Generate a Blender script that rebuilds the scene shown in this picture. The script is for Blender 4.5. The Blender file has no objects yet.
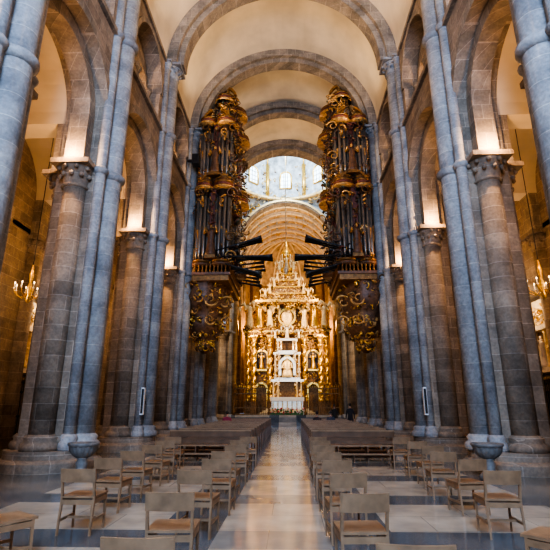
import bpy, bmesh, math, random
from mathutils import Vector, Matrix
random.seed(7)
pi=math.pi
C=bpy.context.scene.collection
try:
    bpy.context.scene.view_settings.look='AgX - High Contrast'
except Exception: pass

# ---------------- materials ----------------
def newmat(name):
    m=bpy.data.materials.new(name); m.use_nodes=True
    nt=m.node_tree; b=nt.nodes['Principled BSDF']
    return m,nt,b
def plain(name,col,rough=.6,metal=0,var=.25,scale=6,bump=.15,emit=0,emcol=None):
    m,nt,b=newmat(name)
    N=nt.nodes;L=nt.links
    g=N.new('ShaderNodeNewGeometry')
    n=N.new('ShaderNodeTexNoise'); n.inputs['Scale'].default_value=scale; n.inputs['Detail'].default_value=4
    L.new(g.outputs['Position'],n.inputs['Vector'])
    r=N.new('ShaderNodeValToRGB')
    r.color_ramp.elements[0].position=.3; r.color_ramp.elements[1].position=.7
    r.color_ramp.elements[0].color=[c*(1-var) for c in col]+[1]
    r.color_ramp.elements[1].color=[min(1,c*(1+var)) for c in col]+[1]
    L.new(n.outputs['Fac'],r.inputs['Fac']); L.new(r.outputs['Color'],b.inputs['Base Color'])
    b.inputs['Roughness'].default_value=rough; b.inputs['Metallic'].default_value=metal
    if bump:
        bp=N.new('ShaderNodeBump'); bp.inputs['Strength'].default_value=bump; bp.inputs['Distance'].default_value=.03
        L.new(n.outputs['Fac'],bp.inputs['Height']); L.new(bp.outputs['Normal'],b.inputs['Normal'])
    if emit:
        b.inputs['Emission Color'].default_value=list(emcol or col)+[1]; b.inputs['Emission Strength'].default_value=emit
    return m
def stone(name,c1,c2,mortar,bw=.95,rh=.42,rough=.8,ms=.012,dirt=.45):
    m,nt,b=newmat(name); N=nt.nodes;L=nt.links
    g=N.new('ShaderNodeNewGeometry'); s=N.new('ShaderNodeSeparateXYZ'); L.new(g.outputs['Position'],s.inputs[0])
    a=N.new('ShaderNodeMath'); a.operation='ADD'; L.new(s.outputs['X'],a.inputs[0]); L.new(s.outputs['Y'],a.inputs[1])
    c=N.new('ShaderNodeCombineXYZ'); L.new(a.outputs[0],c.inputs['X']); L.new(s.outputs['Z'],c.inputs['Y'])
    br=N.new('ShaderNodeTexBrick'); L.new(c.outputs[0],br.inputs['Vector'])
    br.inputs['Scale'].default_value=1; br.inputs['Brick Width'].default_value=bw; br.inputs['Row Height'].default_value=rh
    br.inputs['Mortar Size'].default_value=ms; br.inputs['Mortar Smooth'].default_value=.3
    br.inputs['Color1'].default_value=list(c1)+[1]; br.inputs['Color2'].default_value=list(c2)+[1]; br.inputs['Mortar'].default_value=list(mortar)+[1]
    n=N.new('ShaderNodeTexNoise'); n.inputs['Scale'].default_value=1.3; n.inputs['Detail'].default_value=8; n.inputs['Roughness'].default_value=.7
    L.new(g.outputs['Position'],n.inputs['Vector'])
    r=N.new('ShaderNodeValToRGB'); r.color_ramp.elements[0].position=.35; r.color_ramp.elements[1].position=.65
    k=1-dirt; r.color_ramp.elements[0].color=(k,k,k*1.02,1); r.color_ramp.elements[1].color=(1.15,1.12,1.08,1)
    L.new(n.outputs['Fac'],r.inputs['Fac'])
    mx=N.new('ShaderNodeMixRGB'); mx.blend_type='MULTIPLY'; mx.inputs[0].default_value=1
    L.new(br.outputs['Color'],mx.inputs[1]); L.new(r.outputs['Color'],mx.inputs[2])
    n3=N.new('ShaderNodeTexNoise'); n3.inputs['Scale'].default_value=14; n3.inputs['Detail'].default_value=5
    L.new(g.outputs['Position'],n3.inputs['Vector'])
    r3=N.new('ShaderNodeValToRGB'); r3.color_ramp.elements[0].position=.3; r3.color_ramp.elements[1].position=.7
    r3.color_ramp.elements[0].color=(.8,.8,.8,1); r3.color_ramp.elements[1].color=(1.08,1.08,1.08,1)
    L.new(n3.outputs['Fac'],r3.inputs['Fac'])
    m3=N.new('ShaderNodeMixRGB'); m3.blend_type='MULTIPLY'; m3.inputs[0].default_value=1
    L.new(mx.outputs[0],m3.inputs[1]); L.new(r3.outputs[0],m3.inputs[2]); L.new(m3.outputs[0],b.inputs['Base Color'])
    b.inputs['Roughness'].default_value=rough
    n2=N.new('ShaderNodeTexNoise'); n2.inputs['Scale'].default_value=14; n2.inputs['Detail'].default_value=6
    L.new(g.outputs['Position'],n2.inputs['Vector'])
    sb=N.new('ShaderNodeMath'); sb.operation='SUBTRACT'; L.new(n2.outputs['Fac'],sb.inputs[0]); L.new(br.outputs['Fac'],sb.inputs[1])
    bp=N.new('ShaderNodeBump'); bp.inputs['Strength'].default_value=.45; bp.inputs['Distance'].default_value=.03
    L.new(sb.outputs[0],bp.inputs['Height']); L.new(bp.outputs['Normal'],b.inputs['Normal'])
    return m
M={}
M['granite']=stone('granite_brown',(.36,.285,.215),(.25,.195,.145),(.44,.37,.3))
M['cool']=stone('granite_grey',(.42,.41,.4),(.31,.31,.315),(.52,.5,.47),bw=3.1,rh=.55)  # daylight tone put into the colour: granite greyed so nave shafts take blue
M['archst']=stone('granite_arch',(.35,.285,.22),(.24,.2,.155),(.44,.37,.3),bw=.5,rh=.5)
M['plaster']=plain('vault_plaster',(.66,.56,.42),.85,var=.18,scale=.5,bump=.1)
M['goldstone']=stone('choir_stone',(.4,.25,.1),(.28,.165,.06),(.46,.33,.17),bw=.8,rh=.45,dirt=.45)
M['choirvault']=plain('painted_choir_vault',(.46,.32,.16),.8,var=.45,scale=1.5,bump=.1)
M['gold']=plain('gold_leaf',(.9,.5,.12),.33,.75,var=.4,scale=9,bump=.4)
M['dgold']=plain('dark_gold',(.19,.095,.028),.45,.45,var=.5,scale=7,bump=.4)  # darkened gold; as backing, its colour puts shade into gaps between ornaments
M['ogold']=plain('organ_gilding',(.46,.26,.09),.4,.45,var=.5,scale=7,bump=.4)
M['obrown']=plain('organ_carved_walnut',(.11,.055,.03),.5,0,var=.45,scale=7,bump=.4)
M['pale']=plain('pale_gilt',(.84,.63,.33),.45,.25,var=.25,scale=8,bump=.2)
M['silver']=plain('silver',(.76,.68,.53),.32,.5,var=.25,scale=12,bump=.3)
M['dwood']=plain('dark_organ_wood',(.045,.027,.018),.5,var=.4,scale=5)
M['redwood']=plain('red_painted_wood',(.14,.038,.024),.5,var=.3,scale=5)
M['green']=plain('green_marbled',(.05,.065,.045),.4,var=.5,scale=6)
M['tin']=plain('organ_pipe_tin',(.24,.21,.18),.35,.6,var=.2,scale=3,bump=0)
M['iron']=plain('black_iron',(.02,.02,.022),.5,.6,var=.2)
M['dmetal']=plain('dark_trumpet_metal',(.035,.04,.045),.4,.4,var=.3)
M['dome']=plain('painted_dome',(.4,.45,.49),.7,var=.45,scale=1.8,bump=.1)
M['chair']=plain('oak_chair_wood',(.25,.15,.082),.4,var=.2,scale=8,bump=.05)
M['pew']=plain('brown_pew_wood',(.15,.08,.042),.35,var=.25,scale=4,bump=.05)
M['pewtop']=plain('polished_pew_rail',(.3,.18,.1),.3,var=.2,scale=4,bump=.05)
M['fontst']=plain('dark_font_stone',(.16,.15,.14),.5,var=.3,scale=10)
M['white']=plain('white_enamel',(.75,.75,.75),.4,var=.03,bump=0)
M['black']=plain('black_plastic',(.015,.015,.015),.5,var=.1,bump=0)
M['cloth']=plain('altar_linen',(.82,.79,.72),.8,var=.04,bump=0)
M['leaf']=plain('leaf_green',(.06,.16,.04),.6,var=.3)
M['petal']=plain('petal_white',(.85,.7,.6),.6,var=.2)
M['petal2']=plain('petal_red',(.6,.08,.08),.6,var=.2)
M['rope']=plain('rope_fibre',(.5,.42,.3),.9)
M['daylight']=plain('window_daylight',(.7,.85,1),.5,emit=2.4,emcol=(.7,.86,1),bump=0)
M['bulb']=plain('lamp_glass',(1,.8,.5),.5,emit=7,emcol=(1,.7,.38),bump=0)
M['bulb2']=plain('floodlight_glass',(1,.8,.5),.5,emit=30,emcol=(1,.75,.45),bump=0)
M['retable']=plain('carved_marble',(.72,.62,.47),.6,var=.2,scale=5,bump=.5)

# floor
def floor_mat():
    m,nt,b=newmat('paved_floor'); N=nt.nodes;L=nt.links
    g=N.new('ShaderNodeNewGeometry'); s=N.new('ShaderNodeSeparateXYZ'); L.new(g.outputs['Position'],s.inputs[0])
    def mt(op,a,bb=None,c=None):
        x=N.new('ShaderNodeMath'); x.operation=op
        for i,q in enumerate((a,bb,c)):
            if q is None: continue
            if isinstance(q,(int,float)): x.inputs[i].default_value=q
            else: L.new(q,x.inputs[i])
        return x.outputs[0]
    br=N.new('ShaderNodeTexBrick'); L.new(g.outputs['Position'],br.inputs['Vector'])
    br.inputs['Scale'].default_value=1; br.inputs['Brick Width'].default_value=1.5; br.inputs['Row Height'].default_value=.85
    br.inputs['Mortar Size'].default_value=.006
    br.inputs['Color1'].default_value=(.55,.47,.365,1); br.inputs['Color2'].default_value=(.46,.39,.3,1); br.inputs['Mortar'].default_value=(.27,.235,.19,1)
    ym=mt('MODULO',mt('ADD',s.outputs['Y'],100-6.5),2.55)
    b1=mt('LESS_THAN',ym,.8)
    ax=mt('ABSOLUTE',mt('SUBTRACT',s.outputs['X'],.05))
    b2=mt('LESS_THAN',mt('ABSOLUTE',mt('SUBTRACT',ax,1.15)),.42)
    b3=mt('GREATER_THAN',ax,4.5)
    b4=mt('LESS_THAN',ax,.73)
    inner=mt('MULTIPLY',b1,mt('SUBTRACT',1,mt('MULTIPLY',b4,.45)))
    band=mt('MAXIMUM',mt('MAXIMUM',inner,mt('MULTIPLY',b2,.95)),mt('MULTIPLY',b3,.8))
    mx=N.new('ShaderNodeMixRGB'); L.new(band,mx.inputs[0]); L.new(br.outputs['Color'],mx.inputs[1]); mx.inputs[2].default_value=(.125,.135,.145,1)
    n=N.new('ShaderNodeTexNoise'); n.inputs['Scale'].default_value=1.7; n.inputs['Detail'].default_value=7; L.new(g.outputs['Position'],n.inputs['Vector'])
    r=N.new('ShaderNodeValToRGB'); r.color_ramp.elements[0].position=.3; r.color_ramp.elements[1].position=.7
    r.color_ramp.elements[0].color=(.68,.68,.68,1); r.color_ramp.elements[1].color=(1.1,1.08,1.04,1); L.new(n.outputs['Fac'],r.inputs['Fac'])
    m2=N.new('ShaderNodeMixRGB'); m2.blend_type='MULTIPLY'; m2.inputs[0].default_value=1
    L.new(mx.outputs[0],m2.inputs[1]); L.new(r.outputs[0],m2.inputs[2]); L.new(m2.outputs[0],b.inputs['Base Color'])
    rr=mt('MULTIPLY_ADD',n.outputs['Fac'],.2,.04); L.new(rr,b.inputs['Roughness'])
    b.inputs['Specular IOR Level'].default_value=.75
    return m
M['floor']=floor_mat()

# ---------------- mesh builder ----------------
def icos(k):
    bm=bmesh.new(); bmesh.ops.create_icosphere(bm,subdivisions=k,radius=1)
    v=[tuple(x.co) for x in bm.verts]; f=[tuple(x.index for x in y.verts) for y in bm.faces]; bm.free(); return v,f
ICO=icos(1); ICO3=icos(3)
class MB:
    def __init__(s): s.v=[];s.f=[];s.m=[];s.s=[];s.mats=[]
    def mi(s,k):
        if k not in s.mats: s.mats.append(k)
        return s.mats.index(k)
    def add(s,v,f,mat,sm=False):
        o=len(s.v); s.v+= [tuple(p) for p in v]; i=s.mi(mat)
        for q in f: s.f.append(tuple(a+o for a in q)); s.m.append(i); s.s.append(sm)
    def box(s,x0,x1,y0,y1,z0,z1,mat):
        v=[(x,y,z) for z in (z0,z1) for y in (y0,y1) for x in (x0,x1)]
        s.add(v,[(0,1,3,2),(4,5,7,6),(0,1,5,4),(2,3,7,6),(0,2,6,4),(1,3,7,5)],mat)
    def lathe(s,cx,cy,prof,mat,n=16,sx=1,sy=1,smooth=True,flute=0,nf=12,a0=0,a1=2*pi,cap=True,twist=0):
        v=[];f=[]
        full=abs(a1-a0-2*pi)<1e-6
        cnt=n if full else n+1
        for (r,z) in prof:
            for i in range(cnt):
                a=a0+(a1-a0)*i/n
                rr=r*(1+flute*math.cos(a*nf))
                v.append((cx+rr*math.cos(a)*sx,cy+rr*math.sin(a)*sy,z))
        for j in range(len(prof)-1):
            for i in range(n):
                i2=(i+1)%cnt
                f.append((j*cnt+i,j*cnt+i2,(j+1)*cnt+i2,(j+1)*cnt+i))
        if cap:
            f.append(tuple(range(cnt))); f.append(tuple((len(prof)-1)*cnt+i for i in range(cnt)))
        s.add(v,f,mat,smooth)
    def path(s,pts,rad,mat,n=6,smooth=True):
        v=[];f=[]; P=[Vector(p) for p in pts]
        ref=Vector((.31,.22,.93)).normalized()
        for i,p in enumerate(P):
            t=(P[min(i+1,len(P)-1)]-P[max(i-1,0)])
            if t.length<1e-6: t=Vector((0,0,1))
            t.normalize(); rf=ref if abs(t.dot(ref))<.97 else Vector((1,0,0))
            u=t.cross(rf).normalized(); w=t.cross(u)
            r=rad[i] if isinstance(rad,(list,tuple)) else rad
            for k in range(n):
                a=2*pi*k/n; v.append(p+u*r*math.cos(a)+w*r*math.sin(a))
        for i in range(len(P)-1):
            for k in range(n):
                k2=(k+1)%n; f.append((i*n+k,i*n+k2,(i+1)*n+k2,(i+1)*n+k))
        f.append(tuple(range(n))); f.append(tuple((len(P)-1)*n+k for k in range(n)))
        s.add(v,f,mat,smooth)
    def blob(s,c,r,mat,rot=None,hi=False):
        V,F=ICO3 if hi else ICO
        if isinstance(r,(int,float)): r=(r,r,r)
        out=[]
        for p in V:
            q=Vector((p[0]*r[0],p[1]*r[1],p[2]*r[2]))
            if rot: q=rot@q
            out.append((q.x+c[0],q.y+c[1],q.z+c[2]))
        s.add(out,F,mat,True)
    def P(s,ax,a,z,d): return (d,a,z) if ax=='x' else (a,d,z)
    def ring(s,ax,ac,zs,ri,ro,d0,d1,mat,n=24,t0=0,t1=pi,leg=0,smooth=True):
        v=[];f=[]; ang=[t0+(t1-t0)*i/n for i in range(n+1)]
        prof=[(math.cos(a),math.sin(a),0) for a in ang]
        if leg: prof=[(1,0,-leg)]+prof+[(-1,0,-leg)]
        for (c,sn,dz) in prof:
            for r,d in ((ri,d0),(ro,d0),(ro,d1),(ri,d1)):
                v.append(s.P(ax,ac+r*c,zs+r*sn+dz,d))
        for i in range(len(prof)-1):
            for k in range(4):
                k2=(k+1)%4; f.append((i*4+k,i*4+k2,(i+1)*4+k2,(i+1)*4+k))
        f.append((0,1,2,3)); e=(len(prof)-1)*4; f.append((e,e+1,e+2,e+3))
        s.add(v,f,mat,False)
    def panel(s,ax,a0,a1,z0,z1,ac,r,zs,zo,d0,d1,mat,n=16,smat=None):
        smat=smat or mat; P=s.P
        pts=[(ac-r*math.cos(pi*i/n),zs+r*math.sin(pi*i/n)) for i in range(n+1)]
        for d in (d0,d1):
            v=[];f=[]
            def quad(p):
                o=len(v); v.extend(P(ax,a,z,d) for a,z in p); f.append((o,o+1,o+2,o+3))
            if ac-r>a0+1e-4: quad([(a0,z0),(ac-r,z0),(ac-r,z1),(a0,z1)])
            if a1>ac+r+1e-4: quad([(ac+r,z0),(a1,z0),(a1,z1),(ac+r,z1)])
            if zo>z0+1e-4: quad([(ac-r,z0),(ac+r,z0),(ac+r,zo),(ac-r,zo)])
            for i in range(n):
                (p,pz),(q,qz)=pts[i],pts[i+1]
                quad([(p,pz),(q,qz),(q,z1),(p,z1)])
            s.add(v,f,mat)
        edge=[(ac-r,zo)]+pts+[(ac+r,zo)]
        if zo>z0+1e-4: edge.append((ac-r,zo))
        v=[];f=[]
        for (a,z) in edge: v+= [P(ax,a,z,d0),P(ax,a,z,d1)]
        for i in range(len(edge)-1): f.append((2*i,2*i+1,2*i+3,2*i+2))
        s.add(v,f,smat)
        v=[P(ax,a,z,d) for a,z in ((a0,z0),(a0,z1),(a1,z1),(a1,z0)) for d in (d0,d1)]
        s.add(v,[(0,1,3,2),(2,3,5,4),(4,5,7,6)],mat)
    def mesh(s,name):
        me=bpy.data.meshes.new(name); me.from_pydata(s.v,[],s.f)
        for k in s.mats: me.materials.append(M[k] if isinstance(k,str) else k)
        me.polygons.foreach_set('material_index',s.m); me.polygons.foreach_set('use_smooth',s.s); me.update()
        bm=bmesh.new(); bm.from_mesh(me); bmesh.ops.recalc_face_normals(bm,faces=bm.faces); bm.to_mesh(me); bm.free()
        return me
    def obj(s,name,loc=(0,0,0),rz=0):
        return place(name,s.mesh(name),loc,rz)
def place(name,me,loc=(0,0,0),rz=0):
    o=bpy.data.objects.new(name,me); o.location=loc; o.rotation_euler=(0,0,rz); C.objects.link(o); return o
def R(a,b): return random.uniform(a,b)
def rrot(): return Matrix.Rotation(R(0,6.28),3,'Z')@Matrix.Rotation(R(0,6.28),3,'X')
def orn(mb,c,sz,mats,pr=.6):
    mt=random.choice(mats)
    if random.random()<pr:
        u=Vector((R(-1,1),R(-1,1),R(-1,1))).normalized(); w=u.cross(Vector((R(-1,1),R(-1,1),R(-1,1)))).normalized()
        pts=[];rad=[]
        for i in range(9):
            t=i/8; rr=sz*(1-.75*t); a=5.2*t
            pts.append(Vector(c)+u*rr*math.cos(a)+w*rr*math.sin(a)); rad.append(sz*.22*(1-.6*t))
        mb.path(pts,rad,mt,5)
    else:
        mb.blob(c,(sz*R(.35,.6),sz*R(.25,.5),sz*R(.5,.9)),mt,rrot())
def volute(mb,x,y,z,sz,sx,sz_sign,mat):
    pts=[];rad=[]
    for i in range(18):
        t=i/17; rr=sz*(1-.8*t); a=t*8
        pts.append((x+sx*(rr*math.cos(a)),y,z+sz_sign*rr*math.sin(a))); rad.append(sz*.17*(1-.5*t))
    mb.path(pts,rad,mat,6)
def statue(mb,x,y,z,h,mat,wings=False,face=-1,robe=None):
    robe=robe or mat
    mb.lathe(x,y,[(.17*h,z),(.15*h,z+.1*h),(.12*h,z+.35*h),(.09*h,z+.55*h),(.12*h,z+.72*h),(.11*h,z+.8*h),(.04*h,z+.84*h),(.035*h,z+.87*h)],robe,10,1,.75,flute=.08,nf=5)
    mb.blob((x,y,z+.93*h),(.055*h,.06*h,.075*h),mat)
    for sd in (-1,1):
        e=R(.0,.3)*h
        mb.path([(x+sd*.1*h,y,z+.78*h),(x+sd*.2*h,y+face*.05*h,z+.62*h+e*.4),(x+sd*.16*h,y+face*.2*h,z+.62*h+e)],[.045*h,.035*h,.02*h],mat,6)
        if wings:
            mb.path([(x+sd*.05*h,y-face*.08*h,z+.72*h),(x+sd*.25*h,y-face*.12*h,z+.98*h),(x+sd*.42*h,y-face*.12*h,z+.85*h),(x+sd*.4*h,y-face*.1*h,z+.5*h)],[.03*h,.09*h,.08*h,.01*h],mat,6)
def capital(mb,x,y,r,z0,z1,mat,leaf=True):
    h=z1-z0
    mb.lathe(x,y,[(r*1.12,z0-.05),(r*1.15,z0),(r*1.0,z0+.04),(r*1.05,z0+.35*h),(r*1.35,z0+.7*h),(r*1.5,z0+.8*h)],mat,16)
    e=r*1.62; mb.box(x-e,x+e,y-e,y+e,z0+.8*h,z1,mat)
    if leaf:
        for i in range(10):
            a=2*pi*i/10
            for rr,zz in ((1.25,.42),(1.45,.7)):
                mb.blob((x+r*rr*math.cos(a+zz),y+r*rr*math.sin(a+zz),z0+zz*h),(r*.2,r*.2,h*.13),mat)
def colbase(mb,x,y,r,z0,mat):
    mb.lathe(x,y,[(r*1.5,z0),(r*1.5,z0+.12),(r*1.42,z0+.18),(r*1.2,z0+.24),(r*1.3,z0+.32),(r*1.05,z0+.4)],mat,18)

YS=[-7.2,-2.2,2.7,7.75,13.0,18.6,24.0,29.1,34.3]
YF=YS[-1]; YG=YF+10.6; ZC=8.8; ZS=17.8; YW=-8.0; WO=.12; RV=5.62; ZG=13.95
def XX(s): return lambda a:s*(a+WO)
# ---------------- piers ----------------
def pier(s,y,big=False):
    mb=MB(); X=XX(s)
    def bx(a,b,y0,y1,z0,z1,m): mb.box(min(X(a),X(b)),max(X(a),X(b)),y0,y1,z0,z1,m)
    mb.lathe(X(6.15),y,[(1.32,0),(1.32,.22),(1.25,.28),(1.18,.3),(1.18,.5)],'granite',32,smooth=False)
    bx(5.5,6.8,y-.62,y+.62,.45,ZC,'granite')
    bx(5.38,5.56,y-.54,y+.54,.45,ZS,'cool')
    colbase(mb,X(5.36),y,.34,.5,'cool')
    mb.lathe(X(5.36),y,[(.34,.9),(.34,ZS-.65)],'cool',20)
    for zz in (ZC-.15,ZG-.05):
        mb.lathe(X(5.36),y,[(.36,zz-.12),(.45,zz-.02),(.45,zz+.08),(.36,zz+.16)],'cool',20)
    capital(mb,X(5.36),y,.34,ZS-.65,ZS,'cool')
    for d in (-1,1):
        colbase(mb,X(5.45),y+d*.56,.17,.5,'cool')
        mb.lathe(X(5.45),y+d*.56,[(.16,.85),(.16,ZS-.4)],'cool',12)
        for zz in (ZC-.15,ZG-.05):
            mb.lathe(X(5.45),y+d*.56,[(.17,zz-.1),(.24,zz),(.24,zz+.06),(.17,zz+.14)],'cool',12)
        capital(mb,X(5.45),y+d*.56,.16,ZS-.45,ZS-.05,'cool',False)
        colbase(mb,X(6.15),y+d*.62,.34,.5,'granite')
        mb.lathe(X(6.15),y+d*.62,[(.34,.9),(.34,ZC-.75)],'granite',20)
        capital(mb,X(6.15),y+d*.64,.36,ZC-.75,ZC,'granite')
    colbase(mb,X(6.8),y,.34,.5,'granite')
    mb.lathe(X(6.8),y,[(.34,.9),(.34,ZC-.75)],'granite',20)
    capital(mb,X(6.8),y,.34,ZC-.75,ZC,'granite')
    mb.obj('compound_pier')
for y in YS+[YG]:
    for s in (-1,1): pier(s,y)

# ---------------- nave walls ----------------
CH=(3,4,5,6)
for s,nm in ((-1,'left'),(1,'right')):
    mb=MB(); X=XX(s)
    for k in range(len(YS)-1):
        y0,y1=YS[k],YS[k+1]; yc=(y0+y1)/2; ro=(y1-y0)/2-.6
        mb.panel('x',y0,y1,ZC,ZG,yc,ro,ZC+1.75,ZC,X(5.5),X(6.8),'granite',20,'archst')
        mb.ring('x',yc,ZC+1.75,ro-.4,ro+.01,X(5.85),X(6.45),'archst',20,leg=1.75)
        mb.ring('x',yc,ZC+1.75,ro,ro+.3,X(5.44),X(5.52),'archst',20)
        rg=1.7; zg=15.55
        mb.panel('x',y0,y1,ZG,ZS,yc,rg,zg,ZG+.2,X(5.5),X(6.1),'granite',16,'archst')
        mb.ring('x',yc,zg,rg,rg+.2,X(5.42),X(5.52),'archst',16)
        for q in (-1,1):
            a0,a1=(yc-1.95,yc) if q<0 else (yc,yc+1.95)
            mb.panel('x',a0,a1,ZG,17.5,yc+q*.84,.68,zg+.1,ZG,X(6.12),X(6.4),'granite',12,'archst')
        for dy in (-1.55,-.1,.1,1.55):
            mb.lathe(X(6.02),yc+dy,[(.13,ZG+.2),(.13,ZG+.3),(.085,ZG+.37),(.085,zg-.25)],'archst',10)
            mb.lathe(X(6.02),yc+dy,[(.085,zg-.25),(.15,zg-.03),(.17,zg),(.17,zg+.1)],'archst',10)
    mb.box(min(X(5.36),X(5.62)),max(X(5.36),X(5.62)),YW,YF,ZG-.14,ZG+.06,'archst')
    mb.box(min(X(5.40),X(5.62)),max(X(5.40),X(5.62)),YW,YF,ZS-.18,ZS+.02,'archst')
    mb.box(min(X(5.5),X(6.8)),max(X(5.5),X(6.8)),YW,YS[0],0,ZS,'granite')
    mb.obj('wall_'+nm+'_nave')
    mb=MB()
    for k in range(len(YS)-1):
        y0,y1=YS[k],YS[k+1]; yc=(y0+y1)/2; ro=(y1-y0)/2-.3
        mb.ring('x',yc,ZC+1.75,ro-.1,ro+.3,X(6.78),X(11),'plaster',16)
    mb.box(min(X(6.8),X(11)),max(X(6.8),X(11)),YW,YF,13.3,13.7,'granite')
    for y in YS: mb.panel('y',min(X(6.8),X(11)),max(X(6.8),X(11)),ZC,13.4,X(8.9),1.75,ZC+1.5,ZC,y-.4,y+.4,'archst',16)
    mb.ring('y',X(6.1),13.7,5.0,5.2,YW,YF,'plaster',10,t0=(0 if s>0 else pi/2),t1=(pi/2 if s>0 else pi))
    mb.obj('ceiling_aisle_'+nm)
    mb=MB()
    for k in range(len(YS)-1):
        y0,y1=YS[k],YS[k+1]; yc=(y0+y1)/2-(1.2 if k in CH else 0)
        mb.panel('x',y0,y1,0,13.7,yc,1.22,5.4,0,X(11),X(11.7),'granite',16,'archst')
        mb.ring('x',yc,5.4,1.22,1.5,X(10.9),X(11.02),'archst',16)
        mb.box(min(X(11.7),X(11.8)),max(X(11.7),X(11.8)),y0,y1,0,9,'granite')
        mb.ring('x',(y0+y1)/2,9.6,.62,.95,X(10.9),X(11.02),'archst',12,leg=1.2)
        mb.lathe(X(11.0),y0,[(.34,0),(.34,ZC-.7)],'granite',16); capital(mb,X(11.0),y0,.34,ZC-.7,ZC,'granite')
    mb.box(min(X(11),X(11.8)),max(X(11),X(11.8)),YW,YF,8.9,9.1,'granite')
    mb.box(min(X(11),X(11.3)),max(X(11),X(11.3)),YW,YF,13.7,19,'granite')
    mb.obj('wall_'+nm+'_aisle')

# ---------------- ceiling vault ----------------
mb=MB()
mb.ring('y',0,ZS,RV,RV+.25,YW,YF,'plaster',40)
mb.obj('ceiling_nave_vault')
mb=MB()
for y in YS:
    w=.36 if y<YF-1 else .6
    mb.ring('y',0,ZS,4.82,RV+.02,y-w,y+w,'archst',40)
    mb.ring('y',0,ZS,5.12,RV+.02,y-w-.22,y+w+.22,'archst',40)
mb.obj('transverse_vault_arches')
mb=MB()
mb.box(-12,-5.5,YW-.6,YW,0,25,'granite'); mb.box(5.5,12,YW-.6,YW,0,25,'granite')
mb.panel('y',-5.5,5.5,0,25,0,3.6,13,7.5,YW-.6,YW,'granite',20,'archst')
mb.obj('wall_west')

# ---------------- crossing / transept ----------------
mb=MB(); yx=(YF+YG)/2; H=5.3
for s in (-1,1):
    mb.ring('x',yx,ZS,4.9,5.35,s*5.4,s*6.6,'archst',32)
    mb.ring('x',yx,ZS,5.3,5.5,s*6.0,s*17,'plaster',24)
    for y in (YF,YG):
        mb.box(min(s*6.8,s*17),max(s*6.8,s*17),min(y-.5,y+.02),max(y-.5,y+.02),0,17.8,'granite')
    mb.box(min(s*17,s*17.5),max(s*17,s*17.5),YF-1,YG+1,0,24,'goldstone')
for y,e in ((YF,1),(YG,-1)):
    mb.panel('y',-6.5,6.5,ZS,24,0,5.2,ZS,ZS,y-.3,y+.3,'dome',32)
mb.ring('y',0,ZS,4.9,5.3,YG-.5,YG+.5,'archst',40)
mb.ring('y',0,ZS,5.05,5.25,YG-.62,YG-.5,'pale',40)
mb.obj('wall_crossing')
mb=MB(); Rr=H*math.sqrt(2)
v=[];f=[]; n=64
for j in range(7):
    for i in range(n):
        a=2*pi*i/n; edge=H/max(abs(math.cos(a)),abs(math.sin(a)))
        r=H+(edge-H)*j/6
        v.append((r*math.cos(a),yx+r*math.sin(a),ZS+math.sqrt(max(0,Rr*Rr-r*r))))
for j in range(6):
    for i in range(n):
        f.append((j*n+i,j*n+(i+1)%n,(j+1)*n+(i+1)%n,(j+1)*n+i))
mb.add(v,f,'dome',True)
zd=ZS+H
mb.lathe(0,yx,[(H+.0,zd-.05),(H-.35,zd+.02),(H-.35,zd+.3),(H+.05,zd+.45)],'pale',48,cap=False)
mb.lathe(0,yx,[(H,zd+.3),(H,zd+4.2)],'dome',8,cap=False,smooth=False,a0=pi/8,a1=2*pi+pi/8)
for i in range(8):
    a=i*pi/4+pi/8
    mb.path([(H*.985*math.cos(a),yx+H*.985*math.sin(a),zd+.3),(H*.985*math.cos(a),yx+H*.985*math.sin(a),zd+4.2)],.22,'gold',8)
prof=[(H*math.cos(t*pi/2/8)+.02,zd+4.2+H*.8*math.sin(t*pi/2/8)) for t in range(9)]
mb.lathe(0,yx,prof,'dome',32,cap=False)
for i in range(16):
    a=2*pi*i/16
    mb.path([((r-.08)*math.cos(a),yx+(r-.08)*math.sin(a),z) for r,z in prof[:-1]],.09,'gold',5)
for i in range(4):
    a=pi/4+i*pi/2
    for j in range(80):
        rr=H+R(.05,1.8); aa=a+R(-.5,.5)
        if rr*max(abs(math.cos(aa)),abs(math.sin(aa)))>H: continue
        z=ZS+math.sqrt(max(0,Rr*Rr-rr*rr))
        orn(mb,((rr-.12)*math.cos(aa),yx+(rr-.12)*math.sin(aa),z),.3,['pale','gold','dgold'])
for i in range(150):
    a=R(0,2*pi); orn(mb,((H-.3)*math.cos(a),yx+(H-.3)*math.sin(a),zd+R(-.1,.8)),.2,['gold','pale'])
for i in range(8):
    for q in range(26):
        a=i*pi/4+pi/8+R(-.17,.17); r=H*math.cos(pi/8)/math.cos(a-i*pi/4 if abs(a-i*pi/4)<pi/8 else a-(i+1)*pi/4)
        orn(mb,((r-.08)*math.cos(a),yx+(r-.08)*math.sin(a),zd+R(.6,4.1)),.2,['gold','pale','dgold'])
mb.obj('ceiling_crossing_dome')
mb=MB()
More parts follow.
